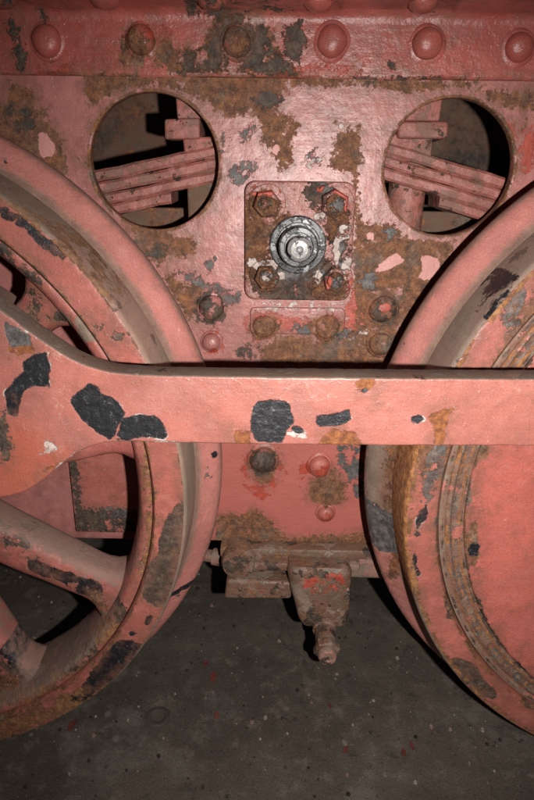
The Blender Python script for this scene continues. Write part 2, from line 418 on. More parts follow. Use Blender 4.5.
# ------------------------------------------------------------------ locomotive frame
WX1, WX2, WZ = -.4226, .4747, -.0986
RF, RT = .370, .3422
FB = -.243                                       # lower edge of the frame plate
H1, H2, HR = (-.1253, .2108), (.181, .2088), .0667
FP = 0.0
HOLES = [('ring', H1[0], H1[1], HR, .0035), ('ring', H2[0], H2[1], HR, .003)]
RUST_POLYS = [
    [(11, 80), (21, 86), (32, 91), (37.5, 106), (45, 108), (46, 119), (56, 127), (65, 142), (66, 155), (67.5, 176), (51, 190), (28, 180), (-20, 160), (-20, 114), (11, 97), (7.5, 89)],
    [(84, 74), (289, 74), (287, 92.6), (276, 97), (276, 108), (289, 116.5), (300, 126), (293, 136), (293.6, 167), (283, 170), (273, 156), (262, 139), (259, 116.5), (248, 111), (237, 115), (231, 119), (220, 111), (212, 108), (204, 100), (190, 95), (160, 86), (130, 88), (110, 94), (92, 106), (84, 98)],
    [(289, 74), (480, 80), (480, 86), (430, 90), (400, 92), (370, 86), (289, 86)],
    [(335, 133), (357.6, 126), (360.5, 144.6), (363, 158.6), (357.6, 172.7), (343.6, 172.7), (331, 164), (332, 147)],
    [(356, 224), (396, 224), (403, 235), (416.6, 238.4), (439, 242), (456, 240), (450, 257.6), (440, 280), (420, 305), (396, 365), (326, 365), (326, 352), (349, 334), (353.5, 287), (356, 257.6)],
    [(350, 170), (357, 180), (360, 224), (352, 300), (349, 300), (356, 224)],
    [(130, 222), (162.5, 230), (174, 238), (192, 236), (198, 242.5), (196, 251.5), (185, 258), (174, 256), (158, 265), (147, 258), (135, 247)],
    [(163.6, 274), (169, 269), (183, 285), (198, 276), (204, 285), (201, 296), (194, 319), (187, 319), (174, 296)],
    [(262.5, 348), (280, 337), (296, 334), (319, 343), (343, 340), (360, 336), (360, 365), (258, 365)],
    [(216, 517), (232, 513), (245, 518), (250, 508), (262, 514), (272, 524), (280, 530), (285, 538), (350, 534), (368, 530), (370, 552), (216, 552)],
    [(308, 480), (325, 478), (335, 468), (347, 485), (345, 500), (330, 506), (312, 503)],
    [(252, 452), (264, 446), (278, 450), (280, 465), (272, 480), (262, 484), (254, 476), (248, 464)],
    [(484, 90), (540, 92), (540, 112), (510, 106), (490, 100)], [(470, 234), (500, 222), (520, 214), (520, 240), (490, 250)],
]
frame_layers = [
    dict(kind='paint', p=pp([[(150, 436), (400, 436), (400, 570), (150, 570)]], FP), base=(.37, .105, .085), soft=.006, rag='w'),
    dict(kind='lead', p=pp([(262, 474, 22, 24), (245, 531, 12, 10), (306, 480, 7, 18), (500, 128, 24, 12, -40), (528, 150, 12, 24), (264, 326, 20, 16), (330, 326, 20, 12), (211, 342, 13, 13), (295, 325, 26, 8)], FP), brk=.50),
    dict(kind='rust', p=HOLES, brk=.44, rag='f'),
    dict(kind='rust', p=pp(RUST_POLYS, FP), brk=.385),
    dict(kind='rust', p=pp([(325, 332, 20, 18), (264, 328, 15, 13)], FP), brk=.44),
    dict(kind='grey', p=pp([[(174, 268), (185, 274), (198, 272), (204, 283), (207, 285), (216, 284), (230, 292), (241, 294), (239, 301), (228, 308), (214, 296), (201, 287), (192, 285), (183, 276)],
                            [(205, 263), (214, 256), (212, 274), (205, 268)], [(239.6, 133), (246.7, 125), (253.7, 126), (251, 136), (242.5, 142)],
                            [(227, 170), (239.6, 164), (256.5, 164), (256.5, 172.7), (239.6, 184), (234, 184)], [(307, 156), (315.5, 150), (324, 161.5), (318, 165.6)],
                            [(383, 229), (396, 226), (399, 235), (387, 241)], [(358, 276), (376, 270), (380, 288), (362, 290)], [(338, 446), (366, 446), (367, 500), (356, 498), (348, 474), (338, 462)], [(222, 134), (226, 130), (228, 150), (222, 150)],
                            (345, 333, 10, 4, 20), (300, 330, 10, 5, -20)], FP), brk=.46),
    dict(kind='dark', p=pp([(210, 308, 17, 16), (250, 352, 14, 6), (264, 462, 13, 15), (158, 250, 13, 7), (20, 118, 18, 14), (268, 100, 16, 8), (384, 312, 14, 14)], FP), brk=.46),
    dict(kind='paint', p=pp([[(374, 269), (396, 253), (406, 260), (392, 268), (377, 274.5)], [(423, 255), (439, 260), (441, 269), (430, 282), (418, 278), (422, 269)], [(37.5, 132.5), (45, 131.6), (56, 146), (54, 155), (43, 157)], (276, 150, 5, 6), (371, 236, 4, 5)], FP), base=(.47, .21, .19), rag='s'),
    dict(kind='lead', p=pp([[(345.6, 307), (353.5, 289), (362.5, 325), (353.5, 332), (345.6, 325)], (383, 308, 6, 5), (320, 465, 8, 8), (326, 515, 6, 6)], FP), brk=.46),
    dict(kind='pale', p=pp([(310, 163, 6, 3), (300, 306, 40, 4), (318, 160, 4, 3), (341, 124, 4, 7), (360, 334, 10, 3, 25)], FP), brk=.50),
]
m_frame = mat('frame_paint', PNK, frame_layers, rough=.37, chips=(.355, 'rust'), lump=1.7, fine_lump=.35, dirt=.35)
AY = -.012
angle_layers = [
    dict(kind='lead', p=pp([(155, 35, 14, 9), (130, 36, 8, 8), (310, 72, 40, 5), (345, 72, 14, 5), (55, 70, 18, 4), (8, 82, 10, 8)], AY), brk=.40),
    dict(kind='rust', p=pp([[(120, 40), (135, 28), (150, 44), (165, 36), (175, 50), (180, 72), (150, 62), (125, 70), (118, 56)], [(165, 45), (200, 48), (215, 16), (240, 12), (270, 30), (285, 60), (300, 74), (170, 74)], (95, 76, 40, 3), (267, 82, 300, 2.5)], AY), brk=.42),
    dict(kind='dark', p=pp([[(182, 52), (205, 46), (218, 22), (238, 12), (262, 26), (280, 56), (296, 72), (180, 72)], [(282, 30), (302, 20), (308, 40), (296, 62), (284, 52)], (14, 28, 4, 9), (20, 58, 5, 14), (195, 5, 6, 14), (215, 8, 8, 8), (270, 6, 16, 3), (432, 6, 14, 3), (400, 82, 60, 3)], AY), brk=.45),
    dict(kind='rust', p=pp([(237, 44, 14, 15)], AY), brk=.42),
]
m_angle = mat('angle_paint', (.345, .082, .066), angle_layers, rough=.36, chips=(.345, 'dark'), lump=1.9, fine_lump=.5, bump=.7)
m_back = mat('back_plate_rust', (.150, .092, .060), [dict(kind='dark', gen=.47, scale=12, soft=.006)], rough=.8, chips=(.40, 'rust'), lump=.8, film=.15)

frame = thing('locomotive_frame', 'red painted riveted steel frame plate with two round openings between the wheels', 'locomotive frame')
me = plate([(-.95, FB), (1.0, FB), (1.0, .352), (-.95, .352)], 0, .013,
           [circ(*H1, HR), circ(*H2, HR), circ(WX1, WZ, .0502, 48), circ(WX2, WZ, .0502, 48)], bev=.0016)
plate_o = link('frame_plate', me, m_frame, frame)
# angle bar along the top: upright leg riveted to the plate, outer leg jutting out above
a_z0, a_z1 = .2895, .346
secs = []
for x in np.linspace(-.95, 1.0, 140):
    j = lambda k: .0011*math.sin(x*31+k*2.1)+.0008*math.sin(x*83+k)
    secs.append([(x, -.0002, a_z0+.001), (x, -.010, a_z0+j(1)), (x, -.012, a_z0+.0025+j(1)), (x, -.0125, a_z1-.008), (x, -.0145, a_z1-.003+j(2)*.6), (x, -.019, a_z1+j(2)),
                 (x, -.100, a_z1+j(3)), (x, -.102, a_z1+.004), (x, -.102, a_z1+.012), (x, -.0002, a_z1+.012)])
ang = link('angle_bar', hull_loft(secs), m_angle, frame, 50)
for px, py in ((46, 40), (141, 40), (237, 42), (332, 41), (428, 43), (520, 47)):
    x, z = W(px, py, -.016)
    link('rivet', rivet(x, z, -.0122, .0145, .0105), m_angle, ang, 50)
for px in (0, 104, 212, 318, 424):
    x, _ = W(px, 5, -.045)
    pr = [(.014, -.002), (.0135, .0012), (.012, .004), (.008, .007), (.004, .0083), (0, .0087)]
    o = link('rivet', turned(pr, (x, -.040, a_z1+.001), (0, 0, -1), 24), m_angle, ang, 50)
for px, py, r, hh in ((211, 308, .0165, .010), (211, 343, .013, .008), (264, 327, .0165, .009), (327, 327, .0165, .008), (383, 310, .0175, .009), (381, 345, .0165, .009),
                      (263, 461, .0185, .012), (320, 467, .015, .010), (326, 515, .0115, .007)):
    x, z = W(px, py, -.006)
    link('bolt_head', rivet(x, z, -.0002, r*.86, hh), m_frame, frame, 50)
# other frame plate, seen dark through the openings
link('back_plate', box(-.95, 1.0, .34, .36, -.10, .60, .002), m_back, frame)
# horn block behind the spokes of the left wheel
x0, _ = W(72, 500, -.012); x1, _ = W(139, 500, -.012); _, z0 = W(100, 533, -.012); _, z1 = W(100, 450, -.012)
m_horn = mat('horn_paint', RED, [dict(kind='dark', p=pp([(108, 521, 32, 11, 0, 1), (75, 486, 4, 24)], -.012), brk=.40), dict(kind='grey', p=pp([(118, 516, 16, 10)], -.012), brk=.5)], chips=(.345, 'dark'), dirt=.6)
link('horn_block', box(x0, x1, -.012, .02, z0, z1+.05, .003), m_horn, frame)

# bearing plate with its four nuts and the steel spindle
BY = -.011
plate_layers = [
    dict(kind='dark', p=pp([(300, 285, 50, 20), (338, 222, 12, 24), (256, 250, 10, 40), (318, 195, 12, 14), (300, 265, 30, 12)], BY), brk=.40),
    dict(kind='rust', p=pp([(256, 240, 14, 50), (275, 226, 20, 14), (330, 290, 20, 12), (338, 225, 12, 16), (268, 206, 14, 14), (335, 204, 12, 12), (267, 278, 12, 12), (336, 281, 12, 12)], BY), brk=.42),
    dict(kind='grey', p=pp([(342, 248, 8, 20), (295, 274, 34, 8), (322, 188, 8, 8), (265, 204, 7, 7), (336, 204, 8, 8), (337, 281, 6, 6)], BY), brk=.48),
    dict(kind='pale', p=pp([(345, 232, 8, 7, 40), (337, 250, 3, 14), (320, 217, 8, 6), (252, 262, 6, 5), (318, 277, 4, 7), (268, 262, 12, 2.5), (346, 266, 4, 9), (283, 276, 3, 4), (335, 192, 10, 2), (266, 276, 4, 4), (258, 212, 3, 6)], BY), brk=.43, sharp=1),
    dict(kind='lead', p=pp([(255, 196, 4, 10), (330, 190, 14, 3), (349, 285, 4, 10), (268, 192, 14, 4), (326, 281, 3, 9), (346, 204, 3, 10)], BY), brk=.44, sharp=1),
]
m_bplate = mat('bearing_plate_paint', (.33, .125, .108), plate_layers, rough=.36, chips=(.37, 'dark'), lump=2.2, bump=1.0)
bpl = link('bearing_plate', plate(rrect(-.0305, .0848, .0715, .1945, .011), -.011, .001, bev=.002), m_bplate, frame)
for px, py, r, rot in ((267, 204, .0142, .2), (335, 204, .0148, .5), (267, 278, .0138, .1), (336, 280, .0138, .8)):
    x, z = W(px, py, -.024)
    link('nut', wobble(hexnut(x, z, -.0108, r, .013, rot, r*1.4, r*.62, .006), .0013, 90), m_bplate, bpl, 40)
m_steel = mat('greasy_steel', (.075, .075, .08), [dict(kind='black', gen=.46, scale=60), dict(kind='steel', gen=.40, scale=120)], rough=.36, chips=(0, ''), lump=.5, bump=.6, vary=.4)
m_bright = mat('bright_steel', (.30, .29, .285), [dict(kind='black', gen=.43, scale=110), dict(kind='steel', gen=.36, scale=140)], rough=.32, chips=(0, ''), lump=.5, bump=.5)
x, z = W(298, 245, -.016)
sp = link('spindle', lathe([(.030, -.0105), (.030, -.0175), (.0285, -.0195), (.0235, -.0200), (.0225, -.0185), (.0205, -.0185), (.0205, -.0400), (.0190, -.0418), (.0150, -.0420), (.0142, -.0400), (.0128, -.0400), (0, -.0400)], x, z, 48, closed=False), m_steel, bpl)
link('shaft_end', lathe([(.0118, -.039), (.0118, -.062), (.0085, -.0655), (.0036, -.0660), (.0028, -.0630), (0, -.0615)], x, z, 36, closed=False), m_bright, sp)
# thin packing strip under the bearing plate
x0, z0 = W(250, 330, -.004); x1, z1 = W(346, 306, -.004)
link('packing_strip', wobble(plate(rrect(x0, x1, z0-.004, z1-.003, .006), -.004, .001, bev=.0015), .0008, 60), m_frame, frame)

# ------------------------------------------------------------------ leaf springs behind the openings
m_spring = mat('spring_paint', (.36, .12, .10), [dict(kind='dust', gen=.44, scale=40, amt=.6), dict(kind='dark', gen=.38, scale=60)], rough=.55, chips=(.35, 'rust'), lump=2.0, bump=.8, dirt=.7)
m_brass = mat('dirty_iron', (.12, .075, .045), [dict(kind='rust', gen=.5)], rough=.8, chips=(0, ''), lump=1.2, film=.15)
def leaf(p0, p1, th, y0, y1, cut0=0, cut1=1, sag=.003):
    secs = []
    for i in range(25):
        s = cut0+(cut1-cut0)*i/24; x = p0[0]+(p1[0]-p0[0])*s; z = p0[1]+(p1[1]-p0[1])*s-sag*math.sin(PI*s)
        b = .0028
        secs.append([(x, y0+b, z), (x, y0, z-b), (x, y0, z-th+b), (x, y0+b, z-th), (x, y1-b, z-th), (x, y1, z-th+b), (x, y1, z-b), (x, y1-b, z)])
    return wobble(hull_loft(secs), .0017, 60, random.random()*9)
SY = .035
def spring(pa, pb, n, label, hang_px, side, out):
    """pa, pb: two photo points on the top edge of the top leaf"""
    s = thing('leaf_spring', label, 'leaf spring', group=None)
    a = W(*pa, SY); b = W(*pb, SY)
    sl = (b[1]-a[1])/(b[0]-a[0]); th = .0125
    xa = min(a[0], b[0])-(.25 if side < 0 else .065); xb = max(a[0], b[0])+(.065 if side < 0 else .25)
    for k in range(n):
        z = lambda x: a[1]+sl*(x-a[0])-k*(th+.0006)
        sh = .0 if k < n-1 else .075
        lo = xa; hi = xb
        if side < 0: hi -= sh+k*.002
        else: lo += sh+k*.002
        link('leaf', leaf((lo, z(lo)), (hi, z(hi)), th, SY+.001*(k % 2), SY+.055), m_spring, s)
    return s, sl, a
s1, sl1, a1 = spring((92.6, 168), (184, 150), 4, 'red leaf spring pack rising towards the bearing plate, behind the opening above the spoked wheel', None, -1, None)
def P(px, py, Y): x, z = W(px, py, Y); return x, z
# spring hanger, spoked-wheel side: crosshead, upper plate, lower dark stirrup
def hanger(name_label, head, upper, body, low, lowcyl):
    g = thing('spring_hanger', name_label, 'spring hanger')
    def bx(nm, px0, py0, px1, py1, ya, yb, m, bev=.003):
        x0, z1 = W(px0, py0, ya); x1, z0 = W(px1, py1, ya)
        return link(nm, box(x0, x1, ya, yb, z0, z1, bev, 3, .0012), m, g)
    bx('crosshead', *head, SY-.006, SY+.05, m_spring, .0028)
    bx('hanger_strap', *upper, SY-.001, SY+.03, m_spring, .002)
    bx('hanger_cap', *body, SY+.003, SY+.045, m_spring, .003)
    if lowcyl:
        x0, zt = W(low[0], low[1], SY+.01); x1, zb = W(low[2], low[3], SY+.01)
        r = (x1-x0)/2
        link('hanger_rod', turned([(r, 0), (r, zt-zb)], ((x0+x1)/2, SY+.012+r, zt), (-.02, 0, -1), 28), m_spring, g)
    else:
        bx('stirrup', *low, SY+.004, SY+.035, m_brass, .003)
    return g
hanger('red hanger block with dark stirrup holding the spring above the spoked wheel', (164, 118, 200, 139), (175, 88, 240, 119), (183, 136, 240, 160), (187, 168, 222, 240), False)
s2, sl2, a2 = spring((430, 153), (512, 176), 4, 'red leaf spring pack sloping down behind the opening beside the balance-weighted wheel', None, 1, None)
hanger('red hanger block with round rod holding the spring beside the balance-weighted wheel', (400, 121, 448, 138), (360, 88, 440, 122), (360, 134, 431, 162), (395, 160, 421, 290), True)
# dark cross stretcher low behind the openings
st = thing('cross_stretcher', 'dark rusty cross bar under the leaf springs, glimpsed low in the openings', 'cross bar')
link('bar', box(-.95, 1.0, .10, .125, .10, .163, .003), m_brass, st)
link('lip', box(-.95, 1.0, .085, .10, .10, .112, .002), m_brass, st)

# ------------------------------------------------------------------ wheels
def ring_profile(rows): return rows
FY = -.1525
SW = {-63: .82, 40.5: .8, -28.5: .86}
def wheel(cx, label, mats, spokes, weight=None):
    g = thing('driving_wheel', label, 'wheel')
    m_face, m_tread, m_flange, m_rim, m_spoke, m_weight = mats
    tyre = link('tyre', lathe([(.3392, FY+.0005), (.3372, FY), (.3110, FY), (.3088, FY+.0025), (.3080, FY+.008), (.3078, -.052), (.3392, -.052)], cx, WZ, 200), m_face, g, 40)
    link('tread', lathe([(.3390, FY+.0004), (.3412, FY+.003), (.3422, FY+.007), (.3440, -.095), (.3390, -.095)], cx, WZ, 200), m_tread, tyre, 40)
    link('flange', lathe([(.3393, -.0948), (.3442, -.0946), (.3470, -.0905), (.3540, -.0835), (.3630, -.0765), (.3675, -.0715), (.3695, -.0660), (.3692, -.0600), (.3665, -.0555), (.3600, -.0530), (.3393, -.0528)], cx, WZ, 200), m_flange, tyre, 45)
    link('rim', lathe([(.3076, -.1440), (.3070, -.1470), (.3040, -.1478), (.2990, -.1462), (.2955, -.1425), (.2925, -.136), (.2890, -.125), (.2868, -.110), (.2868, -.090), (.2890, -.074), (.2930, -.066), (.3076, -.064)], cx, WZ, 180), m_rim, g, 50)
    link('hub', lathe([(.0505, -.160), (.085, -.160), (.094, -.154), (.100, -.140), (.104, -.120), (.104, -.08), (.098, -.06), (.0505, -.055)], cx, WZ, 64), m_spoke, g, 50)
    link('axle', lathe([(.0500, -.163), (.0500, .10), (.0, .10)][::-1]+[(0, -.163)], cx, WZ, 48, closed=False), m_spoke, g, 40)
    for ang in spokes:
        a = math.radians(ang); u = Vector((math.cos(a), 0, math.sin(a))); vv = Vector((-math.sin(a), 0, math.cos(a)))
        secs = []
        n = 26
        for i in range(23):
            s = i/22; r = .088+(.2945-.088)*s
            hw = (.0320-.0085*s)*SW.get(ang, 1)+.026*max(0, (s-.80)/.20)**3.0+.016*max(0, (.22-s)/.22)**2
            hd = .0270-.0055*s+.008*max(0, (s-.8)/.2)**2
            yc = -.104
            loop = []
            for k in range(n):
                t_ = 2*PI*k/n; ct, st_ = math.cos(t_), math.sin(t_)
                e = .58
                loop.append(Vector((cx, yc, WZ))+u*r+vv*(hw*math.copysign(abs(ct)**e, ct))+Vector((0, 1, 0))*(hd*math.copysign(abs(st_)**e, st_)))
            secs.append(loop)
        link('spoke', wobble(hull_loft(secs), .0016, 22, ang), m_spoke, g, 60)
    # crank pin boss and pin
    bx_, bz_ = cx+PINX, PINZ
    link('crank_boss', lathe([(.0346, -.180), (.062, -.180), (.066, -.172), (.068, -.12), (.066, -.08), (.0346, -.08)], bx_, bz_, 48), m_spoke, g, 50)
    link('crank_pin', lathe([(0, -.268), (.030, -.268), (.0345, -.262), (.0345, -.078), (0, -.078)], bx_, bz_, 40, closed=False), m_spoke, g, 40)
    if weight:
        a0, a1 = weight; R1 = .2825
        def arc(r, b0, b1, n=70): return [(cx+r*math.cos(b0+(b1-b0)*i/n), WZ+r*math.sin(b0+(b1-b0)*i/n)) for i in range(n+1)]
        ol = arc(R1, math.radians(a0), math.radians(a1))+arc(.11, math.radians(a1), math.radians(a0), 40)
        link('balance_weight', plate(ol, FY+.002, -.070, bev=.003, res=3), m_weight, g, 40)
        link('weight_seat', lathe([(.3000, -.1470), (.2965, -.1492), (.2940, -.1470), (.2900, -.1462), (.2870, -.1478), (.2840, -.1465), (.2810, -.1470), (.2800, -.075), (.3000, -.075)], cx, WZ, 160), m_rim, g, 50)
    return g
PINX, PINZ = .125, .035

Yt = FY
m_faceL = mat('left_tyre_paint', RED, [
    dict(kind='dark', p=pp([[(182, 497.4), (186, 520), (186, 547), (175, 603), (157, 607.5), (141.6, 598.5), (146, 569), (157, 556), (164, 520)]], Yt), rag='s', ring=('black', .0016), brk=.30),
    dict(kind='black', p=pp([[(121, 639), (144, 644), (137, 668), (108, 692), (76, 713), (54, 718), (67, 700), (85, 682), (103, 655)], [(-5, 200), (12, 212), (25, 219), (41, 234), (60, 246), (68, 254), (64, 259), (45, 251), (25, 229), (8, 219), (-5, 209)],
                             (20, 734, 10, 5, 12), (112, 303, 4, 3), (133, 634, 4, 3), (148, 621, 3, 6, -30), (8, 738, 10, 4)], Yt), rag='s'),
    dict(kind='ochre', p=pp([(40, 716, 50, 8, 20), (0, 733, 40, 8, 10), (60, 700, 30, 5, 28)], Yt), brk=.46),
    dict(kind='rust', p=[('ring', WX1, WZ, .3105, .0022), ('ring', WX1, WZ, .3390, .0012)], brk=.50, rag='f'),
], chips=(.325, 'dark'), rough=.42)
m_faceR = mat('right_tyre_paint', (.41, .120, .094), [
    dict(kind='rust', p=pp([[(504, 308), (521.5, 294), (526, 304), (540, 290), (540, 370), (488, 370), (500, 347), (506, 327)], (436, 462, 20, 20), (424, 455, 14, 14), (446, 500, 5, 40)], Yt), brk=.36),
    dict(kind='grey', p=pp([(437, 462, 12, 16), (512, 318, 8, 18, 20), (518, 300, 8, 14), (430, 480, 6, 22)], Yt), brk=.42),
    dict(kind='black', p=pp([[(483.5, 318), (502, 292), (516, 274), (524, 277), (521, 286), (504, 304), (488, 320)], (422, 518, 4, 14, -12), (417, 534, 4, 5), (414, 562, 2.5, 11), (418, 572, 4, 4), (449, 600, 3, 13, 10), (451, 612, 3, 7)], Yt), rag='s', ring=('pale', .0009)),
    dict(kind='dark', p=pp([(466, 672, 24, 8, -42), (486, 690, 16, 6, -40)], Yt), rag='s', ring=('lead', .0012)),
    dict(kind='ochre', p=[('ring', WX2, WZ, .3375, .0028)], brk=.47, rag='s'),
    dict(kind='rust', p=[('ring', WX2, WZ, .3105, .0022)], brk=.46, rag='s'),
], chips=(.32, 'dark'), rough=.42)
Yr = -.147
m_rimL = mat('left_rim_paint', RED, [
    dict(kind='ochre', p=pp([(148, 490, 4, 60), (146, 570, 5, 40, -10), (110, 630, 30, 8, 42), (60, 668, 40, 10, 28), (20, 690, 40, 12, 18)], Yr), brk=.42),
    dict(kind='dark', p=pp([(70, 660, 34, 10, 28), (20, 684, 30, 8, 18), (118, 612, 12, 10, 40), (30, 282, 8, 16, 20), (5, 260, 8, 20)], Yr), brk=.42),
    dict(kind='dust', gen=.42),
], chips=(.35, 'dark'), dirt=.6, settle=.6)
def rg_(r, hw): return ('ring', WX2, WZ, r, hw)
m_rimR = mat('right_rim_rust', (.215, .150, .108), [
    dict(kind='grey', p=[rg_(.2955, .0022), rg_(.2900, .0016)], brk=.47, rag='s'),
    dict(kind='ochre', p=[rg_(.2990, .0014), rg_(.2925, .0010), rg_(.2870, .0014), rg_(.2805, .0020)], brk=.40, rag='f', tint=(1.2, 1.1, 1.0)),
    dict(kind='dark', p=[rg_(.3040, .0008), rg_(.2840, .0008)], brk=.50, rag='f'),
    dict(kind='paint', gen=.37, scale=26, base=(.36, .12, .095))], rough=.7, chips=(0, ''), lump=.8, bump=.5)
m_spokeL = mat('left_spoke_paint', (.37, .105, .085), [
    dict(kind='dust', p=pp([(30, 510, 70, 16, -28), (100, 470, 60, 8, 0), (60, 540, 60, 12, -30)], -.12), brk=.42, amt=.7),
    dict(kind='black', p=pp([(60, 578, 34, 7, -22), (85, 590, 18, 9, -20), (35, 568, 8, 6, -30), (8, 660, 10, 12), (50, 650, 26, 6, 20)], -.13), brk=.42, sharp=1),
    dict(kind='dark', gen=.40),
    dict(kind='rust', p=pp([(100, 606, 14, 12), (8, 690, 14, 20)], -.13), brk=.46),
], chips=(.36, 'dark'), dirt=.7, rough=.55, settle=.8)
m_spokeR = mat('right_spoke_paint', RED, [], chips=(.35, 'dark'))
m_weight = mat('balance_weight_paint', (.435, .112, .088), [
    dict(kind='dark', p=[rg_(.2840, .0032)], rag='s', brk=.44),
    dict(kind='rust', p=pp([(482, 452, 8, 10), (472, 540, 5, 20), (475, 560, 4, 10), (468, 500, 3, 40)], Yt), sharp=1, brk=.4),
    dict(kind='black', p=pp([(474, 552, 4, 6), (516, 668, 5, 3), (528, 682, 4, 3)], Yt), sharp=1),
], chips=(.30, 'rust'), dirt=.25, lump=.9, vary=.12)
TREAD = [
    dict(kind='paint', gen=.47, scale=12, soft=.006, amt=.35, base=(.36, .17, .14)),
    dict(kind='dark', gen=.36, scale=30, amt=.6),
    dict(kind='grey', p=pp([(95, 258, 6, 20, 30), (130, 335, 4, 10, 20), (82, 243, 10, 4, -40), (425, 345, 12, 10)], -.11), brk=.52, amt=.8)]
m_tread = mat('tread_worn_steel', (.265, .195, .150), TREAD+[dict(kind='ochre', p=pp([(40, 228, 60, 5, -40), (80, 262, 50, 5, -48)], -.145), brk=.48, rag='s', amt=.7)], rough=.6, vary=.2, lump=.6, bump=.4)
m_treadR = mat('tread_rusty_steel', (.275, .205, .160), TREAD+[dict(kind='ochre', p=pp([(401, 520, 14, 95)], -.12), rag='s', brk=.30, tint=(1.7, 1.6, 1.5)), dict(kind='black', p=pp([[(483, 317), (503, 291), (515, 276), (521, 275), (519, 281), (500, 304), (486, 318)]], -.148), rag='s')], rough=.6, vary=.2, lump=.6, bump=.4)
m_flangeL = mat('left_flange_paint', (.44, .165, .14), [dict(kind='dust', p=[('ring', WX1, WZ, .3445, .0045), ('ring', WX1, WZ, .3700, .0022)], soft=.003, rag='f', amt=.8), dict(kind='black', p=pp([(185, 583, 16, 3, 20), (215, 452, 3, 3)], -.07), sharp=1)], chips=(.33, 'grey'), rough=.45, vary=.15)
m_flangeR = mat('right_flange_paint', (.45, .17, .145), [
    dict(kind='dust', p=[('ring', WX2, WZ, .3445, .0045), ('ring', WX2, WZ, .3700, .0022)], soft=.003, rag='f', amt=.8),
    dict(kind='dust', p=pp([(380, 470, 16, 40), (376, 500, 10, 20)], -.075), brk=.36),
    dict(kind='rust', p=pp([(392, 470, 8, 50), (396, 540, 5, 40)], -.08), brk=.42),
    dict(kind='grey', p=pp([[(360, 498), (394, 508), (400, 542), (376, 552), (364, 530)]], -.075), sharp=1, brk=.33),
], chips=(.33, 'grey'), rough=.45, vary=.15)
wheel(WX1, 'red locomotive wheel with open spokes and black flaked patches on its tyre', (m_faceL, m_tread, m_flangeL, m_rimL, m_spokeL, m_spokeL),
      [40.5, 12, -28.5, -63, -99, -132, -168, 156, 118, 79])
wheel(WX2, 'red locomotive wheel filled with a smooth balance weight, rusty ring inside its tyre', (m_faceR, m_treadR, m_flangeR, m_rimR, m_spokeR, m_weight),
      [40.5, 12, -24, -60, -96, 79], weight=(108, 252))

# ------------------------------------------------------------------ coupling rod
RY0, RY1 = -.225, -.199
top = [(-40, 286), (-22, 294), (0, 309), (12, 319), (27, 330), (44, 341), (61, 354), (78, 363), (97, 370), (112, 372.5), (130, 374), (168, 375.6), (220, 376.4), (300, 377.3), (380, 378), (460, 378.5), (534, 379)]
bot = [(534, 446), (460, 446), (380, 445.6), (300, 445), (220, 444), (168, 443), (130, 441.7), (112, 441.5), (90, 445), (79, 451), (67, 459), (56, 469), (45, 479), (36, 487), (27, 493), (9, 497), (-10, 499), (-30, 500)]
def dens(pts, st=.006):
    o = []
    for a, b in zip(pts[:-1], pts[1:]):
        n = max(1, int(math.hypot(b[0]-a[0], b[1]-a[1])/st))
        o += [(a[0]+(b[0]-a[0])*i/n, a[1]+(b[1]-a[1])*i/n) for i in range(n)]
    return o+[pts[-1]]
def smooth_pts(pts, it=3):
    for _ in range(it):
        pts = [pts[0]]+[((a[0]+2*b[0]+c[0])/4, (a[1]+2*b[1]+c[1])/4) for a, b, c in zip(pts, pts[1:], pts[2:])]+[pts[-1]]
    return pts
tw = smooth_pts(dens([W(*p, RY0) for p in top]), 4); bw = smooth_pts(dens([W(*p, RY0) for p in bot]), 4)
pinL, pinR = (WX1+PINX, PINZ), (WX2+PINX, PINZ)
eyeR = .100
la = math.atan2(tw[0][1]-pinL[1], tw[0][0]-pinL[0]); lb = math.atan2(bw[-1][1]-pinL[1], bw[-1][0]-pinL[0])+2*PI
r0 = math.hypot(tw[0][1]-pinL[1], tw[0][0]-pinL[0]); r1 = math.hypot(bw[-1][1]-pinL[1], bw[-1][0]-pinL[0])
eyeL = [(pinL[0]+(r0+(r1-r0)*s)*math.cos(la+(lb-la)*s), pinL[1]+(r0+(r1-r0)*s)*math.sin(la+(lb-la)*s)) for s in [i/30 for i in range(1, 30)]]
e2 = [(tw[-1][0]+.2, tw[-1][1])]
zt, zb = tw[-1][1], bw[0][1]
a_s = math.radians(125)
eyeRr = [(pinR[0]-.16, zt+.002), (pinR[0]-.11, zt+.02)]+[(pinR[0]+eyeR*math.cos(a), pinR[1]+eyeR*math.sin(a)) for a in [a_s-(2*a_s)*i/30 for i in range(31)]]+[(pinR[0]-.11, zb-.02), (pinR[0]-.16, zb-.002)]
outline = tw+eyeRr+bw+eyeL[::-1]
outline = [(x+random.uniform(-.0002, .0002), z+random.uniform(-.00025, .00025)) for x, z in outline]
Y = RY0
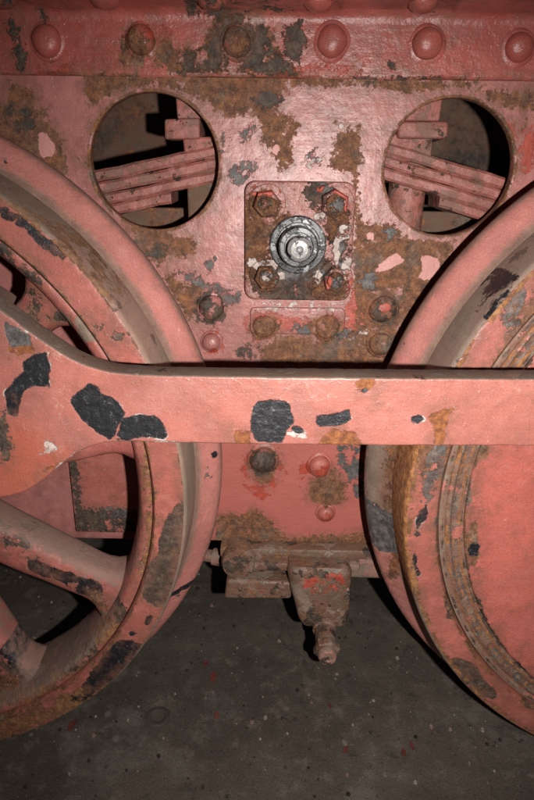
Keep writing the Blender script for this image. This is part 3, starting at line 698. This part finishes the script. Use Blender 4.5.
rod_layers = [
    dict(kind='paint', p=pp([[(-80, 405), (30, 425), (62, 450), (70, 470), (30, 505), (-80, 505)]], Y), base=(.33, .080, .048), soft=.014, rag='w', amt=.75),
    dict(kind='ochre', p=pp([[(333, 427.5), (355, 433), (363.5, 447), (316, 448), (323, 435)], [(232, 429), (251, 432), (251, 449), (232, 449)], [(426, 416), (456, 407), (450, 418), (445, 444), (434.6, 444), (432, 429)],
                             [(355, 381), (372, 376), (376, 386), (368, 390), (357, 388)], (22, 350, 14, 5), (45, 472, 14, 2, 40)], Y), brk=.36, tint=(.95, .72, .6), rag='s'),
    dict(kind='pale', p=pp([(28, 338, 3, 9), (233, 436, 3, 8), (296, 434, 10, 3, -10), (62, 466, 9, 2.0, 40), (45, 452, 8, 1.6, 35), (84, 452, 10, 2.0, 25), (40, 462, 2, 10, 20), (50, 446, 6, 8, 20), (150, 444, 60, 1.6), (105, 444, 14, 2, 10)], Y), brk=.50, rag='s'),
    dict(kind='grey', p=pp([[(3, 322), (8, 321), (17, 328.6), (25, 332), (32, 339), (30, 345.5), (20, 345.5), (10, 347), (5, 334)]], Y), rag='f', ring=('pale', .0012)),
    dict(kind='black', p=pp([[(69, 400), (82.6, 387), (92.7, 382.6), (100.4, 389), (101, 394), (113, 398), (126, 413), (118, 426), (113, 438), (108, 440), (101, 435), (91, 428), (79, 415)],
                             [(256, 401.7), (284, 401), (290, 407), (294, 422), (286, 431), (282, 443), (256, 442), (251, 431), (251, 418)],
                             [(315, 416), (333, 413.8), (350, 409.5), (351.5, 420), (338, 426), (318, 426.7)], [(411, 418), (419.5, 414), (426, 418), (419.5, 425), (413, 424.5)],
                             [(357, 388), (368, 389), (368, 394), (360, 392)]], Y), rag='f', ring=('pale', .0011)),
    dict(kind='black', p=pp([[(120, 418), (141.5, 414), (158, 416), (164.5, 425), (167, 439), (158, 438), (145, 436.5), (128, 441), (115, 440), (119, 429)],
                             [(294.6, 423), (307, 432), (301, 434.4), (290, 430)],
                             [(22, 362), (34, 354), (47, 350.5), (49, 362), (52, 369), (50, 372), (50.5, 389), (40, 386), (27, 387.6), (20, 401), (17, 418), (8, 414.6), (3, 389), (12, 386), (13.5, 377.5), (23.6, 372.5)]], Y), rag='f', ring=('pale', .0013)),
    dict(kind='dark', p=pp([(0, 440, 9, 22), (3, 425, 5, 14), (4, 415, 3, 8)], Y), brk=.40),
    dict(kind='pale', gen=.265, scale=70), dict(kind='black', gen=.26, scale=55),
]
m_rod = mat('coupling_rod_paint', (.345, .118, .094), rod_layers, rough=.40, chips=(.30, 'ochre'), dirt=.3, lump=1.2, vary=.2, crack=.45)
m_rodtop = mat('rod_edge_dirt', (.135, .092, .070), [dict(kind='dark', gen=.36, scale=35)], rough=.7, chips=(.40, 'dust'), lump=.8)
me = plate(outline, RY0, RY1, [circ(*pinL, .0346, 40), circ(*pinR, .0346, 40)], bev=.0018)
rod = link('coupling_rod', me, m_rod, None, 40)
tag(rod, 'long red flat steel coupling rod with black flaked patches crossing both wheels', 'coupling rod')
rod.data.materials.append(m_rodtop)
for p in rod.data.polygons:                      # the grimy upper edge of the rod
    if p.normal.z > .55 and p.center.z > .03: p.material_index = 1

# ------------------------------------------------------------------ bracket with drain plug under the frame
GY = -.030
m_iron = mat('oily_iron', (.140, .085, .054), [dict(kind='ochre', gen=.44, scale=26, amt=.6), dict(kind='dust', gen=.43, scale=30), dict(kind='dark', gen=.42, scale=40), dict(kind='lead', p=pp([(325, 578, 26, 9), (255, 592, 10, 3), (330, 572, 18, 5)], GY), sharp=1, brk=.53),
    dict(kind='pale', p=pp([(330, 582, 20, 6)], GY), brk=.60)], rough=.5, chips=(.36, 'rust'), lump=1.8, bump=.8, spec=.6)
m_iron2 = mat('pinkish_iron', (.30, .15, .12), [dict(kind='dust', gen=.49, scale=30)], rough=.6, chips=(.42, 'dark'), lump=1.6)
g = thing('drain_bracket', 'oily brown cast bracket with a tapered block and drain plug bolted under the frame plate', 'bracket')
def bx(nm, px0, py0, px1, py1, ya, yb, m, bev=.004, jit=.0015):
    x0, z1 = W(px0, py0, ya); x1, z0 = W(px1, py1, ya)
    return link(nm, wobble(box(x0, x1, ya, yb, z0, z1, bev, 3, jit), .0008, 50, px0), m, g)
xa, _ = W(220, 545, -.018); xb, _ = W(384, 545, -.018)
link('top_strip', box(xa, xb, -.018, .05, FB-.012, FB, .0025, 2, .0008), m_iron, g)
x0, z1 = W(226, 549, GY); x1, z0 = W(360, 573, GY)
z1 = min(z1, FB-.011)
link('clamp_bar', wobble(box(x0, x1, GY, .045, z0, z1, .003, 2, .001), .0007, 40, 3), m_iron, g)
# rounded boss at the bar's end
bxm, bzm = W(238, 566, GY); 
link('boss', wobble(turned([(.0215, 0), (.0215, .040), (.0195, .0435), (.013, .044), (.0125, .0455), (.0001, .0455)], (bxm, .012, bzm+.003), (0, -1, 0), 32), .001, 50, 5), m_iron, g, 45)
bx('lower_bar', 225, 581, 292, 600, GY+.004, .040, m_iron, .004)
# tapered block
def quad(cx_, cy_, zz, hx, hy, r=.35, n=24):
    lp = []
    for k in range(n):
        t_ = 2*PI*k/n; c_, s_ = math.cos(t_), math.sin(t_); e = .30
        lp.append((cx_+hx*math.copysign(abs(c_)**e, c_), cy_+hy*math.copysign(abs(s_)**e, s_), zz))
    return lp
BYf = -.045
xl, zt_ = W(285, 569, BYf); xr, _ = W(354, 569, BYf); xl2, zb_ = W(299, 628, BYf); xr2, _ = W(350, 628, BYf)
secs = []
for i in range(12):
    s = i/11; a_ = xl+(xl2-xl)*s; b_ = xr+(xr2-xr)*s
    k = 1-.10*max(0, (s-.88)/.12)-.10*max(0, (.1-s)/.1)
    secs.append(quad((a_+b_)/2, -.008+.0*s, zt_+.010*0+(zb_-zt_)*s, (b_-a_)/2*k, .037*k))
link('block', wobble(hull_loft(secs), .0010, 35, 2), m_iron, g, 60)
# drain plug: neck, hexagon and stud end pointing down and outwards
ax = Vector((.02, -.99, -.12)).normalized()
nx, nz = W(324, 626, -.036)
b0 = Vector((nx, -.036, nz))
plug = link('plug_neck', turned([(.0150, -.010), (.0150, .006), (.0128, .008), (.0128, .034)], b0, ax, 28), m_iron, g, 40)
p_ = b0+ax*.030
def hexp(base, axis, r, h0, h1):
    axis = axis.normalized(); a = axis.cross(Vector((0, 0, 1))).normalized(); b = axis.cross(a)
    return hull_loft([[base+axis*tt+(a*math.cos(PI/3*i+.2)+b*math.sin(PI/3*i+.2))*rr for i in range(6)] for rr, tt in ((r*.92, h0), (r, h0+.002), (r, h1-.002), (r*.9, h1))])
link('plug_nut', hexp(p_, ax, .0165, 0, .012), m_iron, plug, 30)
link('plug_end', turned([(.0115, .013), (.0115, .019), (.0098, .0215), (.0060, .0215), (.0050, .020), (.0001, .020)], p_, ax, 24), m_iron2, plug, 40)
bx('side_arm', 350, 554, 386, 580, -.015, .03, m_iron2, .006)
xn, zn = W(222, 566, -.005)
link('pipe_nut', turned([(.0085, 0), (.0085, .010), (.0115, .011), (.0115, .026), (.0085, .027), (.0085, .12)], (xn+.012, .010, zn), (-1, .25, 0), 20), m_iron2, g, 40)

# ------------------------------------------------------------------ small things on the floor
x, y = Wz(158, 717, FLZ)
o = link('iron_ring', lathe([(.0085, 0), (.0085, .0010), (.0100, .0018), (.0145, .0018), (.0160, .0010), (.0160, 0)], 0, 0, 40), mat('ring_iron', (.062, .05, .041), [], rough=.6, chips=(.4, 'dust')), None, 40)
o.rotation_euler = (PI/2, 0, 0); o.location = (x, y, FLZ)
tag(o, 'round dark iron ring lying flat on the concrete floor', 'iron ring')
m_flake = mat('flake_paint', (.14, .036, .029), [], chips=(.3, 'rust'))
for px, py, s in ((214, 677, .012), (217, 715, .010), (72, 725, .012), (206, 664, .006), (330, 706, .005), (346, 750, .008), (404, 753, .008), (412, 746, .007)):
    x, y = Wz(px, py, FLZ)
    n = 7; rr = [random.uniform(.5, 1)*s for _ in range(n)]; a0 = random.random()*6; st_ = random.uniform(.45, .8)
    ol = [(rr[i]*math.cos(a0+2*PI*i/n)*st_, rr[i]*math.sin(a0+2*PI*i/n)) for i in range(n)]
    me = pyd([(p, q, .0) for p, q in ol]+[(p*.95, q*.95, .0012+random.uniform(0, .0008)) for p, q in ol],
             [list(range(n))[::-1], list(range(n, 2*n))]+[(i, (i+1) % n, n+(i+1) % n, n+i) for i in range(n)])
    o = link('paint_flake', me, m_flake, None, 0); o.location = (x, y, FLZ)
    tag(o, 'small flake of red paint lying on the dark concrete floor', 'paint flake', 'red paint flakes on the floor')
# grit: uncounted crumbs of stone and scale
t = NT('grit_stone'); geo = t.n('ShaderNodeNewGeometry')
t.put(t.b.inputs['Base Color'], t.ramp(geo.outputs['Random Per Island'], [(0, (.012, .01, .009)), (.45, (.05, .04, .034)), (.7, (.10, .075, .06)), (.84, (.30, .26, .23)), (1, (.20, .10, .08))]))
t.b.inputs['Roughness'].default_value = .85
vs, fs_ = [], []
for k in range(4200):
    x = random.uniform(-.55, .6); y = random.uniform(-.32, .35); r = .0007+.0032*random.random()**5
    if random.random() < .3: r *= .6
    a0 = random.random()*6; b = len(vs)
    for i in range(5):
        a = a0+2*PI*i/5; q = random.uniform(.7, 1.1)*r; vs.append((x+q*math.cos(a), y+q*math.sin(a), FLZ-.0002))
    for i in range(5):
        a = a0+.4+2*PI*i/5; q = random.uniform(.5, .9)*r; vs.append((x+q*math.cos(a), y+q*math.sin(a), FLZ+r*random.uniform(.5, .9)))
    for i in range(5): fs_.append((b+i, b+(i+1) % 5, b+5+(i+1) % 5, b+5+i))
    fs_.append([b+5+i for i in range(5)])
o = link('grit', pyd(vs, fs_), t.m, None, 0); o['kind'] = 'stuff'
tag(o, 'fine grit and crumbs of stone scattered over the concrete floor', 'grit')
